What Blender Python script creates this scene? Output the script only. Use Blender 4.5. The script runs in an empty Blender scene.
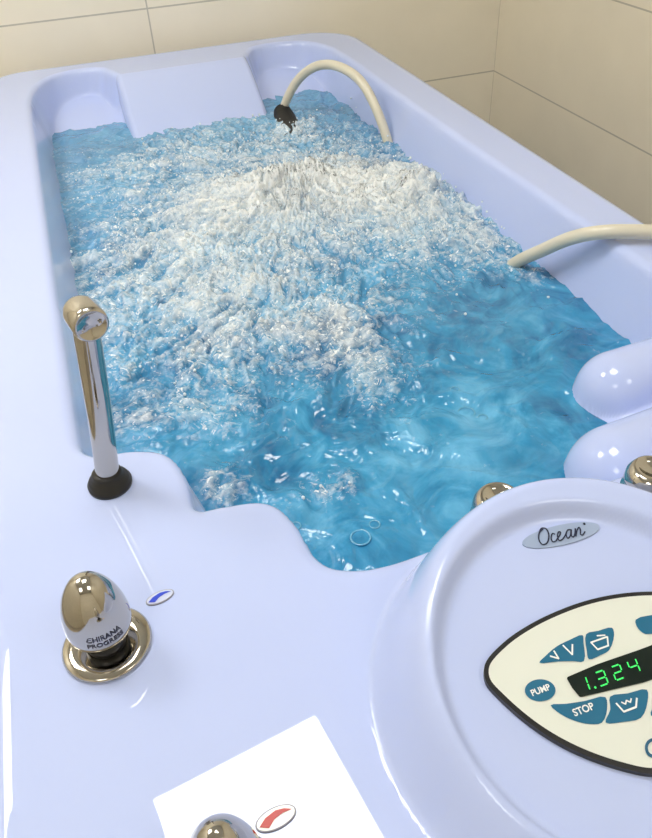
import bpy, bmesh, math, random
import numpy as np
from mathutils import Vector, Matrix
random.seed(4)
D=bpy.data; SC=bpy.context.scene
SC.view_settings.view_transform='Standard'
SC.view_settings.look='None'

# ------------------------------------------------------------------ helpers
def link(o,parent=None):
    SC.collection.objects.link(o)
    if parent is not None: o.parent=parent
    return o
def empty(name,loc=(0,0,0)):
    o=D.objects.new(name,None); o.location=loc; o.empty_display_size=.05
    return link(o)
def meshobj(name,verts,faces,mat=None,parent=None,smooth=True):
    me=D.meshes.new(name); me.from_pydata([tuple(map(float,v)) for v in verts],[],[tuple(map(int,f)) for f in faces]); me.update()
    if smooth: me.polygons.foreach_set('use_smooth',[True]*len(me.polygons))
    if mat: me.materials.append(mat)
    return link(D.objects.new(name,me),parent)
def new_mat(name):
    m=D.materials.new(name); m.use_nodes=True
    nt=m.node_tree; b=nt.nodes['Principled BSDF']; return m,nt,b
def pmat(name,col,rough=.4,metal=0,coat=0,emit=None,es=0,spec=None,var=.0):
    m,nt,b=new_mat(name)
    b.inputs['Base Color'].default_value=(*col,1); b.inputs['Roughness'].default_value=rough
    b.inputs['Metallic'].default_value=metal; b.inputs['Coat Weight'].default_value=coat
    b.inputs['Coat Roughness'].default_value=.05
    if spec is not None: b.inputs['Specular IOR Level'].default_value=spec
    if emit: b.inputs['Emission Color'].default_value=(*emit,1); b.inputs['Emission Strength'].default_value=es
    if var>0:
        n=nt.nodes.new('ShaderNodeTexNoise'); n.inputs['Scale'].default_value=6
        r=nt.nodes.new('ShaderNodeMapRange'); r.inputs['To Min'].default_value=max(0,rough-var); r.inputs['To Max'].default_value=rough+var
        tc=nt.nodes.new('ShaderNodeTexCoord'); nt.links.new(tc.outputs['Object'],n.inputs['Vector'])
        nt.links.new(n.outputs['Fac'],r.inputs['Value']); nt.links.new(r.outputs['Result'],b.inputs['Roughness'])
    return m
def lathe(name,prof,mat,parent=None,seg=64,loc=(0,0,0),rot=None):
    V=[];F=[]
    n=len(prof)
    for (r,z) in prof:
        for k in range(seg):
            a=2*math.pi*k/seg; V.append((r*math.cos(a),r*math.sin(a),z))
    for i in range(n-1):
        for k in range(seg):
            k2=(k+1)%seg
            F.append((i*seg+k,i*seg+k2,(i+1)*seg+k2,(i+1)*seg+k))
    if prof[-1][0]>1e-6: F.append(tuple((n-1)*seg+k for k in range(seg)))
    if prof[0][0]>1e-6: F.append(tuple(seg-1-k for k in range(seg)))
    M=Matrix.Translation(Vector(loc))
    if rot is not None: M=M@rot
    V=[M@Vector(v) for v in V]
    return meshobj(name,V,F,mat,parent)
def catmull(P,closed=True,sub=12):
    P=[np.array(p,float) for p in P]; n=len(P); out=[]
    rng=range(n) if closed else range(n-1)
    for i in rng:
        if closed: p0,p1,p2,p3=P[i-1],P[i],P[(i+1)%n],P[(i+2)%n]
        else: p0,p1,p2,p3=P[max(i-1,0)],P[i],P[i+1],P[min(i+2,n-1)]
        def tj(t,a,b): return t+max(np.linalg.norm(b-a),1e-6)**.5
        t0=0;t1=tj(t0,p0,p1);t2=tj(t1,p1,p2);t3=tj(t2,p2,p3)
        for s in range(sub):
            t=t1+(t2-t1)*s/sub
            A1=(t1-t)/(t1-t0)*p0+(t-t0)/(t1-t0)*p1; A2=(t2-t)/(t2-t1)*p1+(t-t1)/(t2-t1)*p2; A3=(t3-t)/(t3-t2)*p2+(t-t2)/(t3-t2)*p3
            B1=(t2-t)/(t2-t0)*A1+(t-t0)/(t2-t0)*A2; B2=(t3-t)/(t3-t1)*A2+(t-t1)/(t3-t1)*A3
            out.append((t2-t)/(t2-t1)*B1+(t-t1)/(t2-t1)*B2)
    if not closed: out.append(P[-1])
    return np.array(out)
def tube(name,pts,r,mat,parent=None,seg=20,sub=12,ridge=0):
    C=catmull(pts,closed=False,sub=sub); n=len(C); V=[];F=[]
    up=np.array([0,0,1.]);prev=None
    for i in range(n):
        t=C[min(i+1,n-1)]-C[max(i-1,0)]; t/=np.linalg.norm(t)
        if prev is None:
            a=np.cross(t,up) if abs(t[2])<.9 else np.cross(t,[1,0,0])
        else: a=prev-t*prev.dot(t)
        a/=np.linalg.norm(a); prev=a; b=np.cross(t,a)
        rr=r(i/(n-1)) if callable(r) else r
        rr+=ridge*(i%2)
        for k in range(seg):
            an=2*math.pi*k/seg; V.append(C[i]+rr*(math.cos(an)*a+math.sin(an)*b))
    for i in range(n-1):
        for k in range(seg):
            k2=(k+1)%seg; F.append((i*seg+k,i*seg+k2,(i+1)*seg+k2,(i+1)*seg+k))
    F.append(tuple(seg-1-k for k in range(seg))); F.append(tuple((n-1)*seg+k for k in range(seg)))
    return meshobj(name,V,F,mat,parent)
def sstep(a,b,x):
    t=np.clip((x-a)/(b-a),0,1); return t*t*(3-2*t)
def smax(a,b,k):
    h=np.clip(.5+.5*(a-b)/k,0,1); return b+(a-b)*h+k*h*(1-h)
def sdf(px,py,poly):
    sh=px.shape; px=px.ravel(); py=py.ravel()
    best=np.full(px.shape,1e9); ins=np.zeros(px.shape,bool)
    m=len(poly)
    for i in range(m):
        ax,ay=poly[i]; bx,by=poly[(i+1)%m]
        ex,ey=bx-ax,by-ay; L=ex*ex+ey*ey
        if L<1e-12: continue
        t=np.clip(((px-ax)*ex+(py-ay)*ey)/L,0,1)
        d=(px-ax-t*ex)**2+(py-ay-t*ey)**2
        best=np.minimum(best,d)
        c=(ay>py)!=(by>py)
        if ey!=0:
            xi=ax+(py-ay)*ex/ey
            ins^=c&(px<xi)
    d=np.sqrt(best); return np.where(ins,d,-d).reshape(sh)
_rng=np.random.RandomState(7); _perm=_rng.permutation(256); _perm=np.concatenate([_perm,_perm]); _ang=_rng.rand(256)*2*np.pi
def perlin(x,y):
    xi=np.floor(x).astype(int);yi=np.floor(y).astype(int);xf=x-xi;yf=y-yi
    xi&=255;yi&=255
    def g(ix,iy,dx,dy):
        h=_perm[(_perm[ix&255]+iy)&255]; a=_ang[h]; return np.cos(a)*dx+np.sin(a)*dy
    u=xf**3*(xf*(xf*6-15)+10);v=yf**3*(yf*(yf*6-15)+10)
    a=g(xi,yi,xf,yf);b=g(xi+1,yi,xf-1,yf);c=g(xi,yi+1,xf,yf-1);d=g(xi+1,yi+1,xf-1,yf-1)
    return (a+(b-a)*u)*(1-v)+(c+(d-c)*u)*v
def fbm(x,y,o=4,g=.5):
    s=0;a=1
    for k in range(o):
        s=s+a*perlin(x+k*17.3,y+k*9.1);x=x*2.03;y=y*2.03;a*=g
    return s

# ------------------------------------------------------------------ materials
def tub_material():
    m,nt,b=new_mat('lavender_acrylic')
    b.inputs['Roughness'].default_value=.5; b.inputs['Specular IOR Level'].default_value=.0
    b.inputs['Coat Weight'].default_value=1; b.inputs['Coat Roughness'].default_value=.012
    n=nt.nodes.new('ShaderNodeTexNoise'); n.inputs['Scale'].default_value=3
    tc=nt.nodes.new('ShaderNodeTexCoord'); nt.links.new(tc.outputs['Object'],n.inputs['Vector'])
    cr=nt.nodes.new('ShaderNodeValToRGB'); cr.color_ramp.elements[0].color=(.485,.565,.865,1); cr.color_ramp.elements[1].color=(.515,.60,.89,1)
    nt.links.new(n.outputs['Fac'],cr.inputs['Fac']); nt.links.new(cr.outputs['Color'],b.inputs['Base Color'])
    return m
TUB=tub_material()
CHROME=pmat('chrome',(.52,.49,.44),.06,1,var=.02)
BLACK=pmat('black_rubber',(.012,.012,.013),.35)
HOSE=pmat('cream_hose_plastic',(.66,.62,.50),.35,coat=.3,var=.08)
PWHITE=pmat('panel_white',(.74,.77,.70),.3,coat=.4)
TEAL=pmat('panel_teal',(.012,.14,.26),.35)
LEDBG=pmat('led_window',(.004,.012,.010),.2)
GREEN=pmat('led_green',(.02,.3,.05),.4,emit=(.05,.85,.15),es=1.0)
GREY=pmat('badge_grey',(.36,.45,.64),.3,metal=.15)
INK=pmat('ink_dark',(.01,.015,.05),.5)
BLUEI=pmat('ink_blue',(.01,.05,.60),.4); REDI=pmat('ink_red',(.5,.03,.02),.4); WHITEI=pmat('icon_white',(.85,.88,.88),.4)
RING=pmat('marker_ring',(.30,.30,.36),.5,spec=.2); LAV=pmat('marker_disc',(.60,.66,.86),.35,coat=.5)

# ------------------------------------------------------------------ tub shell
Z0=.85
tub=empty('hydrotherapy_bathtub')
OPEN=[(-.094,.72),(-.095,.85),(-.096,1.1),(-.096,1.4),(-.096,1.7),(-.095,1.92),(-.090,2.04),(-.070,2.13),(-.03,2.195),(.02,2.222),(.075,2.225),(.115,2.205),(.134,2.165),(.148,2.137),(.180,2.128),(.25,2.127),(.36,2.128),(.44,2.131),(.470,2.140),(.486,2.170),(.510,2.205),(.56,2.222),(.61,2.218),(.67,2.190),(.708,2.12),(.722,2.0),(.723,1.7),(.724,1.4),(.730,1.04),(.737,.80),(.737,.62),(.725,.52),(.66,.45),(.55,.43),(.4,.418),(.28,.408),(.225,.403),(.178,.401),(.145,.406),(.117,.421),(.103,.445),(.097,.493),(.085,.520),(.05,.529),(.022,.533),(.009,.548),(.008,.60),(-.002,.634),(-.03,.649),(-.07,.656),(-.09,.678)]
OC=catmull(OPEN,True,5)
def rrect(x0,y0,x1,y1,r,n=12):
    P=[]
    rs=r if isinstance(r,(list,tuple)) else [r]*4
    for (cx,cy,a0,rr) in ((x1-rs[0],y0+rs[0],-90,rs[0]),(x1-rs[1],y1-rs[1],0,rs[1]),(x0+rs[2],y1-rs[2],90,rs[2]),(x0+rs[3],y0+rs[3],180,rs[3])):
        for k in range(n+1):
            a=math.radians(a0+90*k/n); P.append((cx+rr*math.cos(a),cy+rr*math.sin(a)))
    return np.array(P)
XL,XR,YN,YF=-.188,.822,-.02,2.292
OUT=rrect(XL,YN,XR,YF,[.12,.15,.10,.12])
CX,CY=.275,.232
def face_z(x,y): return .898+.25*(y-.255)
def hinge(a,s): return (a+np.sqrt(a*a+s*s))/2
def tub_height(x,y):
    d=sdf(x,y,OC)
    e=sdf(x,y,OUT)
    fr=.016
    q=np.clip(d/fr,0,1)
    z=Z0-fr*(1-np.sqrt(np.clip(1-q*q,0,1)))*.9
    wall=(Z0-fr*.9)-(d-fr*.97)*4.0
    z=np.where(d>fr*.97,wall,z)
    floor=.42
    z=np.where(z<floor+.05,floor+.05*np.exp(np.minimum((z-floor-.05)/.05,0)),z)
    # reclined foot wall of the basin with two hand recesses
    ze=.793-.32*hinge(2.205-y,.02)
    z=np.where(d>fr,np.minimum(smax(z,ze,.02),Z0-fr*.8),z)
    # moulded back rest between the recesses
    zh=Z0-.60*hinge(2.112-y,.04)+.0105
    sd=np.maximum(.150-x,x-.466)
    sd=np.clip(sd/.018,0,3)
    zh=zh-.03*(1-np.sqrt(np.clip(1-np.minimum(sd,1)**2,0,1)))-np.clip(sd-1,0,9)*.3
    z=np.where((d>0)&(y<2.145),np.minimum(smax(z,np.minimum(zh,Z0),.006),Z0),z)
    # moulded arm / foot supports on the right
    pad=.768-.5*hinge(.60-x,.02)-.8*hinge(y-.66,.02)
    z=np.where(d>.02,smax(z,pad,.012),z)
    for (x0,y0,x1,y1,r,h) in ((.606,.648,.83,.658,.056,.073),(.512,.512,.83,.54,.062,.078)):
        ex,ey=x1-x0,y1-y0; t=np.clip(((x-x0)*ex+(y-y0)*ey)/(ex*ex+ey*ey),0,1)
        dd=np.sqrt((x-x0-t*ex)**2+(y-y0-t*ey)**2)
        zl=.735+h*np.clip(1-(dd/r)**2,0,1)**.42-.3*np.clip(dd-r,0,1)
        z=np.where(d>.004,smax(z,np.where(dd<r*1.1,zl,-1),.010),z)
    # console mound
    r=np.hypot(x-CX,y-CY); r2=np.hypot(x-CX-.012,y-CY-.008)
    top=face_z(x,y)+.012
    mo=Z0-.002+(top-Z0+.002)*(1-sstep(.136,.186,r2))**.8
    mo=mo-.012*(1-sstep(.120,.131,r))
    z=np.where(r2<.186,np.maximum(z,mo),z)
    fo=.028
    q=np.clip(1-e/fo,0,1)
    z=z-fo*(1-np.sqrt(np.clip(1-q*q,0,1)))
    return z
xs=np.linspace(XL,XR,404)
ys=np.concatenate([np.arange(YN,.70,.0027),np.linspace(.70,1.9,200)[:-1],np.linspace(1.9,YF,130)])
GX,GY=np.meshgrid(xs,ys)
def clampin(GX,GY):
    x=GX.copy();y=GY.copy()
    rs={(1,0):.12,(1,1):.15,(0,1):.10,(0,0):.12}
    for (sx,sy),r in rs.items():
        cx=XR-r if sx else XL+r; cy=YF-r if sy else YN+r
        m=((x>cx) if sx else (x<cx))&((y>cy) if sy else (y<cy))
        dx=x-cx;dy=y-cy
        mx=np.maximum(np.abs(dx),np.abs(dy)); rr=np.hypot(dx,dy)
        k=np.where(rr>1e-9,mx/np.maximum(rr,1e-9),1)
        x=np.where(m,cx+dx*k,x); y=np.where(m,cy+dy*k,y)
    return x,y
GX,GY=clampin(GX,GY)
GZ=tub_height(GX,GY)
ny,nx=GX.shape
V=np.stack([GX.ravel(),GY.ravel(),GZ.ravel()],1)
idx=np.arange(nx*ny).reshape(ny,nx)
F=np.stack([idx[:-1,:-1],idx[:-1,1:],idx[1:,1:],idx[1:,:-1]],-1).reshape(-1,4).tolist()
border=list(idx[0,:])+list(idx[1:,-1])+list(idx[-1,-2::-1])+list(idx[-2:0:-1,0])
V=V.tolist(); nb=len(border); rings=[border]
for (zz,ins) in ((.80,0),(.79,.012),(.08,.03),(.07,.05),(.0,.05)):
    ring=[]
    for b in border:
        x,y,_=V[b]; cx,cy=.317,1.136
        x2=x-math.copysign(min(ins,abs(x-cx)),x-cx); y2=y-math.copysign(min(ins,abs(y-cy)),y-cy)
        ring.append(len(V)); V.append([x2,y2,zz])
    rings.append(ring)
for a,b in zip(rings[:-1],rings[1:]):
    for k in range(nb):
        k2=(k+1)%nb; F.append([a[k2],a[k],b[k],b[k2]])
meshobj('tub_shell',V,F,TUB,tub)

# ------------------------------------------------------------------ water
WZ=.75
wx=np.linspace(-.105,.745,360); wy=np.linspace(.39,2.18,720)
WX,WY=np.meshgrid(wx,wy)
def gauss(cx,cy,sx,sy,rot=0):
    c,s=math.cos(rot),math.sin(rot); u=(WX-cx)*c+(WY-cy)*s; v=-(WX-cx)*s+(WY-cy)*c
    return np.exp(-(u/sx)**2-(v/sy)**2)
dens=.80*gauss(.37,1.40,.26,.22)+.58*gauss(.61,1.32,.15,.23)+.50*gauss(.05,1.22,.22,.28)+.46*gauss(.27,1.02,.23,.19)+.42*gauss(.32,.81,.06,.13)+.50*gauss(.3,1.76,.45,.27)+.26*gauss(.03,.86,.15,.16)+.37*gauss(.66,1.08,.11,.13)+.30*gauss(.50,1.80,.05,.06)
dens=np.clip(dens,0,1.1)
spl=.68*gauss(.065,.665,.03,.035)+.66*gauss(.190,.622,.045,.028)+.50*gauss(.10,.60,.03,.02)
wxn=fbm(WX*5,WY*5,3)*.05; wyn=fbm(WX*5+31,WY*5+7,3)*.05
ux,uy=WX+wxn,WY+wyn
big=fbm(ux*7,uy*9,3)
rid=1-np.abs(fbm(ux*13,uy*17,4,.55))*2.2
chop=fbm(ux*45,uy*55,3,.6)
rr=np.hypot(ux-.40,(uy-1.42)*.9); th=np.arctan2(uy-1.42,ux-.40)
cxs,sns=np.cos(th)*9,np.sin(th)*9
streak=fbm(cxs+rr*3,sns+rr*9,4,.6)
streak2=1-np.abs(fbm(cxs*1.7+rr*6+5,sns*1.7+rr*8,4,.6))*2.2
ux2,uy2=WX+wxn*1.6,WY+wyn*1.6
rip=fbm(ux2*8,uy2*11,2,.5); r2=1-np.abs(fbm(ux2*11+3,uy2*14,2,.5))*2
fine=fbm(ux2*26,uy2*34,3,.5)
cd=np.clip(dens,0,1)
boil=.042*gauss(.37,1.43,.12,.08)+.034*gauss(.62,1.33,.06,.09)
WH=cd*(.020*big+.012*rid+.010*chop+.012*streak2+.006)+(.011*rip+.005*r2+.0022*fine)*(1-.4*cd)+spl*.012*(chop+.6)+boil*(1+.9*streak)
WZg=WZ+WH-.006
foam=np.clip(dens*(.82+.28*rid+.48*streak2)+.28*big+.20*chop-.12+boil*7,0,1.5)+spl*(.8+.9*chop)
foam=foam*(1-sstep(1.85,2.15,WY)*.6)
n2,n1=WX.shape; idx=np.arange(n1*n2).reshape(n2,n1)
F=np.stack([idx[:-1,:-1],idx[:-1,1:],idx[1:,1:],idx[1:,:-1]],-1).reshape(-1,4)
TH=tub_height(WX,WY).ravel(); WV=WZg.ravel()
keep=((TH-WV)[F]).min(1)<.003
F=F[keep]; used=np.unique(F); remap=-np.ones(n1*n2,int); remap[used]=np.arange(len(used)); F=remap[F]
V=np.stack([WX.ravel(),WY.ravel(),WV],1)[used]; foamv=foam.ravel()[used]
def water_material():
    m,nt,b=new_mat('bubbling_water'); N=nt.nodes; L=nt.links
    tc=N.new('ShaderNodeTexCoord')
    at=N.new('ShaderNodeAttribute'); at.attribute_name='foam'
    def noise(scale,det=4,dist=0,rough=.5,vec=None):
        n=N.new('ShaderNodeTexNoise'); n.inputs['Scale'].default_value=scale; n.inputs['Detail'].default_value=det
        n.inputs['Distortion'].default_value=dist; n.inputs['Roughness'].default_value=rough
        L.new(vec or tc.outputs['Object'],n.inputs['Vector']); return n
    def math_(op,a,b=None,c=None,clamp=False):
        k=N.new('ShaderNodeMath'); k.operation=op; k.use_clamp=clamp
        for i,v in enumerate((a,b,c)):
            if v is None: continue
            if isinstance(v,(int,float)): k.inputs[i].default_value=v
            else: L.new(v,k.inputs[i])
        return k.outputs[0]
    def mapr(v,a,b_,c=0,d=1,sm=False):
        k=N.new('ShaderNodeMapRange'); k.inputs['From Min'].default_value=a; k.inputs['From Max'].default_value=b_; k.inputs['To Min'].default_value=c; k.inputs['To Max'].default_value=d
        if sm: k.interpolation_type='SMOOTHSTEP'
        L.new(v,k.inputs['Value']); return k.outputs['Result']
    n1=noise(4,3,.8); n2=noise(12,4,1.2,.6)
    cr=N.new('ShaderNodeValToRGB'); e=cr.color_ramp.elements
    e[0].position=.38;e[0].color=(.012,.13,.29,1); e[1].position=.66;e[1].color=(.14,.45,.71,1)
    mid=e.new(.52); mid.color=(.040,.275,.50,1)
    mixv=math_('MULTIPLY_ADD',n2.outputs['Fac'],.55,math_('MULTIPLY',n1.outputs['Fac'],.45))  # finer noise paints caustic-like light swirls into the water colour
    L.new(mixv,cr.inputs['Fac'])
    sep=N.new('ShaderNodeSeparateXYZ'); L.new(tc.outputs['Object'],sep.inputs[0])
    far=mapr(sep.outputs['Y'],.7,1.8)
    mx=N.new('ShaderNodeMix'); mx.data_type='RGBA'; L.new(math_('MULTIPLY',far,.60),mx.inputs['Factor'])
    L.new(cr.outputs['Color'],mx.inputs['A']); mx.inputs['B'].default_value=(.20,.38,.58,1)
    f1=noise(34,6,1.6,.62); f2=noise(95,4,1.0,.6); f3=noise(70,3,2.5,.55)
    fm=math_('MULTIPLY_ADD',f1.outputs['Fac'],.6,math_('MULTIPLY',f2.outputs['Fac'],.4))
    fm=math_('SUBTRACT',fm,.5)
    fs=math_('MULTIPLY_ADD',fm,2.6,at.outputs['Fac'])
    m1=mapr(fs,.32,1.40)
    fl=math_('MULTIPLY_ADD',at.outputs['Fac'],.11,f3.outputs['Fac'])
    fl=mapr(fl,.62,.72,0,1,True)
    fl=math_('MULTIPLY',fl,mapr(at.outputs['Fac'],.12,.55))
    mask=math_('MAXIMUM',m1,math_('MULTIPLY',fl,.9))
    fc=N.new('ShaderNodeMix'); fc.data_type='RGBA'; L.new(mask,fc.inputs['Factor']); L.new(mx.outputs['Result'],fc.inputs['A']); fc.inputs['B'].default_value=(.93,.96,.95,1)
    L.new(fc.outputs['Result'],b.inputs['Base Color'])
    L.new(mapr(mask,0,1,.03,.15),b.inputs['Roughness'])
    b.inputs['IOR'].default_value=1.5
    w=noise(13,3,1.0,.5)
    bp=N.new('ShaderNodeBump'); bp.inputs['Strength'].default_value=.45; bp.inputs['Distance'].default_value=.03; L.new(w.outputs['Fac'],bp.inputs['Height'])
    bp2=N.new('ShaderNodeBump'); bp2.inputs['Distance'].default_value=.014; L.new(math_('MULTIPLY_ADD',mapr(at.outputs['Fac'],0,1),.8,.05),bp2.inputs['Strength']); L.new(fm,bp2.inputs['Height']); L.new(bp.outputs[0],bp2.inputs['Normal'])
    L.new(bp2.outputs[0],b.inputs['Normal'])
    return m
WM=water_material()
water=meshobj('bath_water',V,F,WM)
a=water.data.attributes.new('foam','FLOAT','POINT'); a.data.foreach_set('value',foamv.astype(np.float32))
def blobs(name,items,mat,parent,sub=1):
    V=[];F=[]
    bm=bmesh.new(); bmesh.ops.create_icosphere(bm,subdivisions=sub,radius=1)
    bv=[v.co.copy() for v in bm.verts]; bf=[[v.index for v in f.verts] for f in bm.faces]; bm.free()
    for (x,y,z,r,sz) in items:
        o=len(V)
        V+=[(x+v.x*r,y+v.y*r,z+v.z*r*sz) for v in bv]; F+=[[o+i for i in f] for f in bf]
    return meshobj(name,V,F,mat,parent)
def wz(x,y):
    i=int(np.clip(np.searchsorted(wy,y),0,len(wy)-1)); j=int(np.clip(np.searchsorted(wx,x),0,len(wx)-1)); return WZg[i,j],dens[i,j]+spl[i,j]*.9
DROP=pmat('water_droplet',(.80,.87,.9),.04,coat=1)
it=[]
while len(it)<750:
    x=random.uniform(-.085,.70);y=random.uniform(.58,1.95); z,dn=wz(x,y)
    if random.random()>dn*dn: continue
    h=abs(random.gauss(0,.010)); it.append((x,y,z+h,random.uniform(.0010,.0028),random.uniform(.8,1.4)))
blobs('droplets',it,DROP,water)
def ringmesh(name,items,mat,parent):
    V=[];F=[]
    for (x,y,R,r) in items:
        z=wz(x,y)[0]; o=len(V); A,B=28,8
        for i in range(A):
            for j in range(B):
                p=2*math.pi*i/A;q=2*math.pi*j/B
                V.append((x+(R+r*math.cos(q))*math.cos(p),y+(R+r*math.cos(q))*math.sin(p),z+r*.8*math.sin(q)+.0006))
        F+=[(o+i*B+j,o+((i+1)%A)*B+j,o+((i+1)%A)*B+(j+1)%B,o+i*B+(j+1)%B) for i in range(A) for j in range(B)]
    return meshobj(name,V,F,mat,parent)
BUB=pmat('bubble_ring',(.12,.40,.60),.05,coat=1)
ringmesh('bubbles',[(.405,.690,.011,.0011),(.420,.672,.006,.0009),(.193,.532,.011,.0012),(.215,.545,.006,.0009),(.410,.735,.006,.0009),(.30,.745,.005,.0009),(.13,.575,.006,.0009)],BUB,water)

# ------------------------------------------------------------------ console panel
con=empty('control_panel',(0,0,0)); con.parent=tub
def flat(name,pts,off,mat,parent=con,thick=0,zf=face_z):
    P=[(x,y,zf(x,y)+off) for x,y in pts]; n=len(P)
    V=list(P);F=[tuple(range(n))]
    if thick:
        V+= [(x,y,z-thick) for x,y,z in P]; F+=[(i,i+n,(i+1)%n+n,(i+1)%n) for i in range(n)]
    return meshobj(name,V,F,mat,parent,smooth=False)
LF=[(.1835,.2500),(.1880,.2605),(.208,.2705),(.234,.2768),(.262,.2797),(.288,.2797),(.314,.2765),(.338,.2705),(.365,.260),(.395,.244),(.412,.230),(.418,.218),(.412,.205),(.395,.190),(.370,.174),(.340,.162),(.312,.156),(.285,.1565),(.2625,.1610),(.2442,.1712),(.2275,.1835),(.2128,.1975),(.200,.214),(.1888,.2345)]
LC=catmull(LF,True,6)[::-1]
def inset(P,k):
    n=len(P); out=[]
    for i in range(n):
        t=P[(i+1)%n]-P[i-1]; t/=np.linalg.norm(t); out.append(P[i]+np.array([-t[1],t[0]])*k)
    return out
flat('panel_bezel',[tuple(p) for p in LC],.0045,BLACK,thick=.007)
flat('panel_face',[tuple(p) for p in inset(LC,.0034)],.0051,PWHITE)
def rnd(P,r=3): return [tuple(p) for p in catmull(P,True,r)]
def poly(name,P,mat,off=.0056,parent=con):
    c=sum(p[0]*P[(i+1)%len(P)][1]-P[(i+1)%len(P)][0]*p[1] for i,p in enumerate(P))
    if c<0: P=P[::-1]
    return flat(name,P,off,mat,parent)
def ell(cx,cy,a,b,rot=0,n=36):
    c,s=math.cos(rot),math.sin(rot)
    return [(cx+a*math.cos(2*math.pi*k/n)*c-b*math.sin(2*math.pi*k/n)*s,cy+a*math.cos(2*math.pi*k/n)*s+b*math.sin(2*math.pi*k/n)*c) for k in range(n)]
def text(name,s,x,y,size,mat,off,parent,rot=0,shear=0,zf=None,align='LEFT',tilt=None,bold=.012):
    cu=D.curves.new(name,'FONT'); cu.body=s; cu.size=size; cu.shear=shear; cu.align_x=align; cu.fill_mode='FRONT'; cu.offset=size*bold
    tmp=D.objects.new(name+'_t',cu); SC.collection.objects.link(tmp)
    dg=bpy.context.evaluated_depsgraph_get(); me=D.meshes.new_from_object(tmp.evaluated_get(dg))
    D.objects.remove(tmp); me.materials.clear(); me.materials.append(mat)
    o=link(D.objects.new(name,me),parent)
    z=(zf or face_z)(x,y)+off; tl=math.atan(.25) if tilt is None else tilt
    o.matrix_local=Matrix.Translation((x,y,z))@Matrix.Rotation(tl,4,'X')@Matrix.Rotation(rot,4,'Z')
    return o
poly('button_pump',ell(.2172,.2318,.0112,.0074,math.radians(-8)),TEAL); text('label_pump','PUMP',.2172,.2297,.0060,WHITEI,.0062,con,align='CENTER',bold=.025)
poly('button_hand',rnd([(.2262,.2490),(.2330,.2520),(.2447,.2556),(.2560,.2568),(.2672,.2570),(.2650,.2520),(.2580,.2400),(.2500,.2425),(.2400,.2455)]),TEAL)
poly('button_bath',rnd([(.2701,.2568),(.2800,.2562),(.2915,.2550),(.2900,.2500),(.2800,.2412),(.2720,.2400),(.2622,.2400),(.2640,.2460)]),TEAL)
poly('button_light',rnd([(.3120,.2548),(.330,.2535),(.352,.249),(.350,.243),(.335,.2415),(.3130,.2430),(.3100,.249)]),TEAL)
poly('button_stop',rnd([(.2191,.2205),(.2300,.2180),(.2440,.2155),(.2592,.2133),(.2560,.2060),(.2475,.1992),(.2390,.2010),(.2300,.2062),(.2230,.2130)]),TEAL); text('label_stop','STOP',.2395,.2085,.0068,WHITEI,.0062,con,align='CENTER',bold=.025)
poly('button_drain',rnd([(.2625,.2125),(.2760,.2105),(.2905,.2085),(.2860,.2010),(.2755,.1935),(.2620,.1950),(.2500,.1985),(.2580,.2050)]),TEAL)
poly('button_heat',rnd([(.296,.2075),(.312,.2060),(.330,.2050),(.330,.196),(.312,.190),(.283,.1925),(.290,.199)]),TEAL)
def bar(P,w,mat,name='icon',off=.0062):
    for i in range(len(P)-1):
        a=np.array(P[i]);b=np.array(P[i+1]);t=(b-a)/np.linalg.norm(b-a);n=np.array([-t[1],t[0]])*w/2
        poly(name,[tuple(a-n-t*w*.2),tuple(b-n+t*w*.2),tuple(b+n+t*w*.2),tuple(a+n-t*w*.2)],mat,off+i*1e-6)
bar([(.236,.2505),(.241,.2470),(.2405,.2530)],.0012,WHITEI); bar([(.249,.2545),(.252,.2465),(.256,.2530)],.0012,WHITEI)
bar([(.270,.2500),(.272,.2440),(.281,.2440),(.284,.2500),(.270,.2500)],.0012,WHITEI); bar([(.277,.253),(.283,.2515)],.0011,WHITEI)
bar([(.264,.2070),(.266,.2005),(.276,.2005),(.280,.2055)],.0013,WHITEI); bar([(.268,.2065),(.270,.2045),(.272,.2065),(.274,.2045),(.276,.2065)],.0010,WHITEI)
bar([(.302,.2030),(.304,.1960),(.314,.1960),(.317,.2020)],.0013,WHITEI)
poly('led_window',rnd([(.2395,.2325),(.2410,.2338),(.300,.2345),(.340,.2335),(.3415,.2320),(.3405,.2125),(.339,.2115),(.2430,.2185),(.2415,.2195)],2),LEDBG,.0058)
SEG={'0':'abcdef','1':'bc','2':'abged','3':'abgcd','4':'fgbc','5':'afgcd','6':'afgedc','7':'abc','8':'abcdefg','9':'abfgcd'}
def digit(ch,x,y,w,h,sh=.18):
    pt=lambda u,v:(x+u*w+sh*v*h,y+v*h)
    S={'a':((0,1),(1,1)),'b':((1,1),(1,.5)),'c':((1,.5),(1,0)),'d':((0,0),(1,0)),'e':((0,.5),(0,0)),'f':((0,1),(0,.5)),'g':((0,.5),(1,.5))}
    for s in SEG[ch]:
        a,b=[np.array(pt(*p)) for p in S[s]]; t=(b-a); a2=a+t*.10; b2=b-t*.10; t/=np.linalg.norm(t); n=np.array([-t[1],t[0]])*.00050
        poly('led_segment',[tuple(a2-n),tuple(b2-n),tuple(b2+n),tuple(a2+n)],GREEN,.0065)
for ch,x in zip('1324',(.2440,.2590,.2725,.2860)): digit(ch,x,.2205,.0070,.0092)
poly('led_segment',ell(.2555,.2209,.0008,.0008),GREEN,.0065)
text('label_model','Classic',.2640,.1690,.0155,pmat('label_teal',(.01,.10,.2),.4),.0058,con,shear=.3,bold=.02)
flat('badge',ell(.2965,.3365,.0345,.0085,math.radians(-4)),.0012,GREY,thick=.001)
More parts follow.
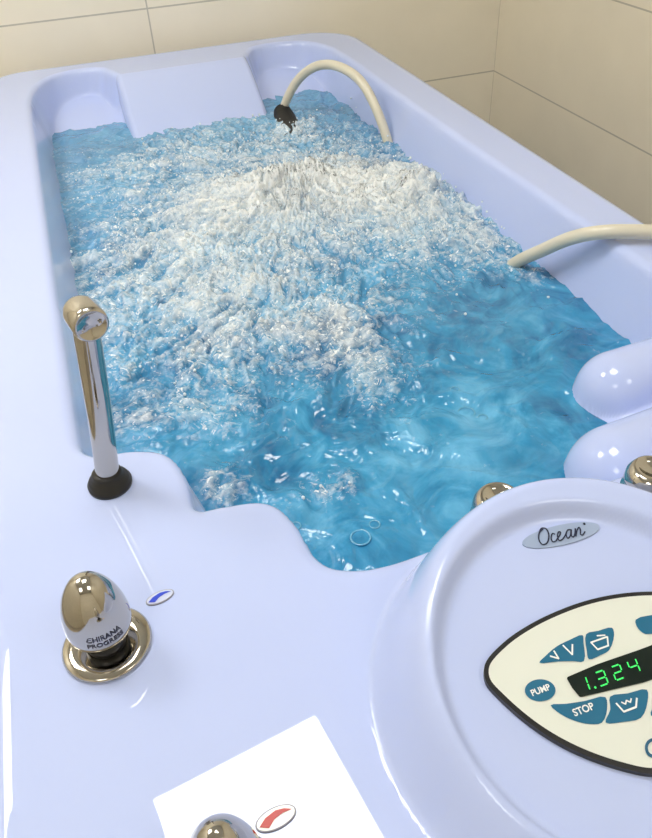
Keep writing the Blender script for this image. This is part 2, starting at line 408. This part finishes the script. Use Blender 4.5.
def script(P,ox,oy,s,rot,w):
    c,si=math.cos(rot),math.sin(rot); P=catmull(P,False,5); out=[]
    for u,v in P:
        u2=u+.35*v; out.append((ox+s*(u2*c-v*si),oy+s*(u2*si+v*c)))
    bar(out,w,INK,'badge_lettering',.0018)
rt=math.radians(-4); ox,oy,sc=.2740,.3330,.0168
script([(.30,.78),(.08,.62),(.02,.30),(.18,.02),(.42,.05),(.56,.40),(.46,.74),(.22,.82),(.10,.66)],ox,oy,sc,rt,.0012)
script([(.88,.38),(.76,.44),(.66,.25),(.72,.04),(.88,.04),(1.0,.16),(1.15,.30),(1.18,.42),(1.08,.44),(1.0,.25),(1.06,.03),(1.22,.04),(1.40,.2),(1.56,.42),(1.72,.42),(1.58,.44),(1.46,.22),(1.52,.03),(1.66,.12),(1.76,.42),(1.73,.10),(1.82,.03),(1.92,.18),(1.98,.42),(1.95,.04),(2.06,.32),(2.18,.43),(2.24,.30),(2.21,.08),(2.30,.02),(2.46,.16)],ox,oy,sc,rt,.0011)
flat('badge_dot',ell(.3195,.3390,.0011,.0011),.0019,INK)

# ------------------------------------------------------------------ hand shower
hs=empty('shower_spout')
bx,by=-.053,.612
lathe('base_flange',[(.0,0),(.0225,0),(.0228,.004),(.0205,.0055),(.0205,.0085),(.0175,.0095),(.0175,.0125),(.0155,.0135),(.0155,.017),(.0140,.019),(0,.019)],BLACK,hs,loc=(bx,by,Z0))
tube('riser',[(bx,by,Z0+.012),(bx+.009,by,Z0+.08),(bx+.0195,by,Z0+.175),(bx+.0215,by,Z0+.195)],.0120,CHROME,hs,seg=32)
R=Matrix.Rotation(math.radians(90),4,'X')@Matrix.Rotation(math.radians(14),4,'Y')
lathe('spout_head',[(0,-.018),(.012,-.018),(.0155,-.014),(.0165,-.009),(.0165,.012),(.0160,.016),(.0135,.0180),(.0130,.0170),(0,.0165)],CHROME,hs,loc=(bx+.0225,by+.004,Z0+.196),rot=R)

# ------------------------------------------------------------------ knobs
def knob(name,x,y,s=1):
    k=empty(name)
    lathe('flange',[(0,0),(.036*s,0),(.0375*s,.002),(.0355*s,.0042),(.026*s,.0055),(.0235*s,.0045),(0,.0045)],CHROME,k,loc=(x,y,Z0))
    lathe('neck',[(0,.004),(.0165*s,.004),(.0165*s,.010),(.0135*s,.012),(.0135*s,.026),(0,.026)],BLACK,k,loc=(x,y,Z0))
    pr=[(0,.018),(.014,.018),(.0210,.0205),(.0252,.026),(.0268,.034),(.0266,.043),(.0250,.054),(.0220,.065),(.0175,.0750),(.0115,.0835),(.0055,.0880),(0,.0890)]
    lathe('grip',[(a*s,b) for a,b in catmull(pr,False,4)],CHROME,k,loc=(x,y,Z0))
    return k
k1=knob('control_knob',-.078,.417)
knob('control_knob',-.021,.200,.92)
def curved_text(s,cx,cy,zc,R,size,mat,parent,ang):
    cu=D.curves.new('lettering','FONT'); cu.body=s; cu.size=size; cu.align_x='CENTER'; cu.offset=size*.02
    tmp=D.objects.new('t',cu); SC.collection.objects.link(tmp)
    me=D.meshes.new_from_object(tmp.evaluated_get(bpy.context.evaluated_depsgraph_get())); D.objects.remove(tmp)
    for v in me.vertices:
        a=ang+v.co.x/R; v.co=Vector((cx+R*math.cos(a),cy+R*math.sin(a),zc+v.co.y))
    me.materials.clear(); me.materials.append(mat); return link(D.objects.new('lettering',me),parent)
curved_text('CHIRANA',-.078,.417,Z0+.042,.0271,.0066,INK,k1,math.radians(-80))
curved_text('PROGRESS',-.078,.417,Z0+.035,.0272,.0066,INK,k1,math.radians(-80))
dz=lambda x,y:Z0
def marker(name,x,y,a,b,rot,col,disc):
    e=empty(name); e.parent=tub
    flat('ring',ell(x,y,a,b,rot),.0012,RING,e,thick=.0012,zf=dz); flat('disc',ell(x,y,a*.93,b*.88,rot),.0016,disc,e,zf=dz)
    c,s=math.cos(rot),math.sin(rot)
    P=[(-.85,-.15),(-.45,.38),(.1,.62),(.5,.45),(.85,.05),(.35,.10),(-.1,-.10),(-.45,-.60)]
    P=[(x+u*a*c-v*b*s,y+u*a*s+v*b*c) for u,v in P]
    flat('swoosh',P[::-1],.0020,col,e,zf=dz)
marker('cold_marker',-.028,.449,.0130,.0064,math.radians(10),BLUEI,LAV)
marker('hot_marker',.017,.2325,.0150,.0075,math.radians(6),REDI,PWHITE)
def valve(x,y,z):
    v=empty('air_valve')
    lathe('cap',[(0,-.03),(.0250,-.03),(.0255,.006),(.0225,.009),(.0225,.015),(.0245,.018),(.0235,.026),(.019,.033),(.014,.0345),(.0125,.031),(0,.031)],CHROME,v,loc=(x,y,z))
valve(.293,.425,.848); valve(.445,.402,.850)

# ------------------------------------------------------------------ hoses
tube('water_hose',[(.508,1.945,.70),(.518,1.93,.762),(.55,1.905,.83),(.585,1.86,.872),(.617,1.80,.886),(.648,1.72,.870),(.664,1.665,.825),(.677,1.617,.755),(.68,1.60,.70)],.0108,HOSE)
tube('water_hose',[(.640,1.04,.70),(.657,1.01,.750),(.672,.955,.800),(.690,.905,.842),(.712,.865,.8645),(.769,.832,.868),(.825,.803,.862),(.868,.78,.82),(.885,.77,.70),(.89,.77,.4),(.90,.78,.1),(.93,.85,.014),(1.0,1.1,.0125),(1.1,1.5,.0125)],.0108,HOSE)
tube('suction_strainer',[(.515,1.932,.757),(.512,1.90,.749),(.507,1.85,.737),(.500,1.78,.716)],lambda t:.017+.018*t,BLACK,None,seg=28,sub=8,ridge=.004)
lathe('inlet_nozzle',[(0,-.01),(.022,-.01),(.022,0),(.019,.005),(.012,.007),(.010,.003),(0,.003)],CHROME,None,loc=(-.082,.92,.795),seg=32,rot=Matrix.Rotation(math.radians(80),4,'Y'))

# ------------------------------------------------------------------ room
def tile_material(name,col,axis,z0,x0,tw=.62,th=.305):
    m,nt,b=new_mat(name); N=nt.nodes;L=nt.links
    tc=N.new('ShaderNodeTexCoord'); sp=N.new('ShaderNodeSeparateXYZ'); L.new(tc.outputs['Object'],sp.inputs[0])
    cb=N.new('ShaderNodeCombineXYZ')
    def add(o,v):
        k=N.new('ShaderNodeMath'); k.operation='ADD'; k.inputs[1].default_value=v; L.new(o,k.inputs[0]); return k.outputs[0]
    L.new(add(sp.outputs[axis],-x0),cb.inputs[0]); L.new(add(sp.outputs['Y' if name=='floor_tile' else 'Z'],-z0+th*20),cb.inputs[1])
    br=N.new('ShaderNodeTexBrick'); br.offset=0; br.inputs['Scale'].default_value=1; br.inputs['Brick Width'].default_value=tw; br.inputs['Row Height'].default_value=th
    br.inputs['Mortar Size'].default_value=.0022; br.inputs['Mortar Smooth'].default_value=.2
    c=np.array(col); br.inputs['Color1'].default_value=(*c,1); br.inputs['Color2'].default_value=(*(c*.97),1); br.inputs['Mortar'].default_value=(*(c*.60),1)
    L.new(cb.outputs[0],br.inputs['Vector'])
    n=N.new('ShaderNodeTexNoise'); n.inputs['Scale'].default_value=9; n.inputs['Detail'].default_value=5; L.new(tc.outputs['Object'],n.inputs['Vector'])
    mx=N.new('ShaderNodeMix'); mx.data_type='RGBA'; mx.blend_type='MULTIPLY'; mx.inputs['Factor'].default_value=.08
    L.new(br.outputs['Color'],mx.inputs['A']); L.new(n.outputs['Fac'],mx.inputs['B']); L.new(mx.outputs['Result'],b.inputs['Base Color'])
    b.inputs['Roughness'].default_value=.4
    bp=N.new('ShaderNodeBump'); bp.inputs['Strength'].default_value=.3; bp.inputs['Distance'].default_value=.002; bp.invert=True
    L.new(br.outputs['Fac'],bp.inputs['Height']); L.new(bp.outputs[0],b.inputs['Normal'])
    return m
RX0,RX1,RY0,RY1,RH=-1.6,1.36,-1.7,2.35,2.6
def box(name,x0,y0,z0,x1,y1,z1,mat,parent=None):
    V=[(x0,y0,z0),(x1,y0,z0),(x1,y1,z0),(x0,y1,z0),(x0,y0,z1),(x1,y0,z1),(x1,y1,z1),(x0,y1,z1)]
    F=[(0,3,2,1),(4,5,6,7),(0,1,5,4),(1,2,6,5),(2,3,7,6),(3,0,4,7)]
    return meshobj(name,V,F,mat,parent,smooth=False)
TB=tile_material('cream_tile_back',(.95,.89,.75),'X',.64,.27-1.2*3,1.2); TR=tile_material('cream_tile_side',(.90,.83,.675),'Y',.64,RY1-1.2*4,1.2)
box('wall_back',RX0-.1,RY1,0,RX1+.1,RY1+.1,RH,TB); box('wall_right',RX1,RY0,0,RX1+.1,RY1,RH,TR)
box('wall_left',RX0-.1,RY0,0,RX0,RY1,RH,TR); box('wall_front',RX0-.1,RY0-.1,0,RX1+.1,RY0,RH,TB)
FL=tile_material('floor_tile',(.42,.38,.31),'X',0,-6,.4,.4); box('floor',RX0-.1,RY0-.1,-.1,RX1+.1,RY1+.1,0,FL)
box('ceiling',RX0-.1,RY0-.1,RH,RX1+.1,RY1+.1,RH+.1,pmat('ceiling_paint',(.8,.8,.78),.8,var=.05))
def lamp(x,y,rot,es,sx=.29,sy=.29):
    e=empty('ceiling_or_fill_panel',(x,y,RH)); e.rotation_euler=(0,0,math.radians(rot))
    fr=pmat('lamp_frame',(.8,.8,.8),.4); em=pmat('lamp_diffuser',(.9,.9,.9),.5,emit=(1,.985,.95),es=es)
    box('diffuser',-sx,-sy,-.02,sx,sy,-.012,em,e)
    for a in ((-sx-.015,-sy-.015,-sx,sy+.015),(sx,-sy-.015,sx+.015,sy+.015),(-sx,-sy-.015,sx,-sy),(-sx,sy,sx,sy+.015)):
        box('frame',a[0],a[1],-.025,a[2],a[3],0,fr,e)
lamp(.055,.895,9,16.5,.27,.29)
lamp(-.9,-.7,0,8); lamp(.9,-.7,0,6); lamp(-.95,1.55,0,17)  # added fill panels: two behind the camera, the last brightens the back wall
w=D.worlds.new('World'); SC.world=w; w.use_nodes=True; w.node_tree.nodes['Background'].inputs[0].default_value=(.8,.85,1,1); w.node_tree.nodes['Background'].inputs[1].default_value=.3

# ------------------------------------------------------------------ camera
f=760.
X=Vector((3239,830,-760)).normalized(); Y=Vector((-337,619,-760)); Y=(Y-X*Y.dot(X)).normalized(); Z=X.cross(Y)
M=Matrix((X,Y,Z)).to_4x4(); M.translation=Vector((0,0,1.40))
cam=D.cameras.new('camera'); co=D.objects.new('camera',cam); link(co); co.matrix_world=M
cam.sensor_fit='VERTICAL'; cam.sensor_height=24; cam.lens=24*f/838; cam.clip_start=.01
SC.camera=co
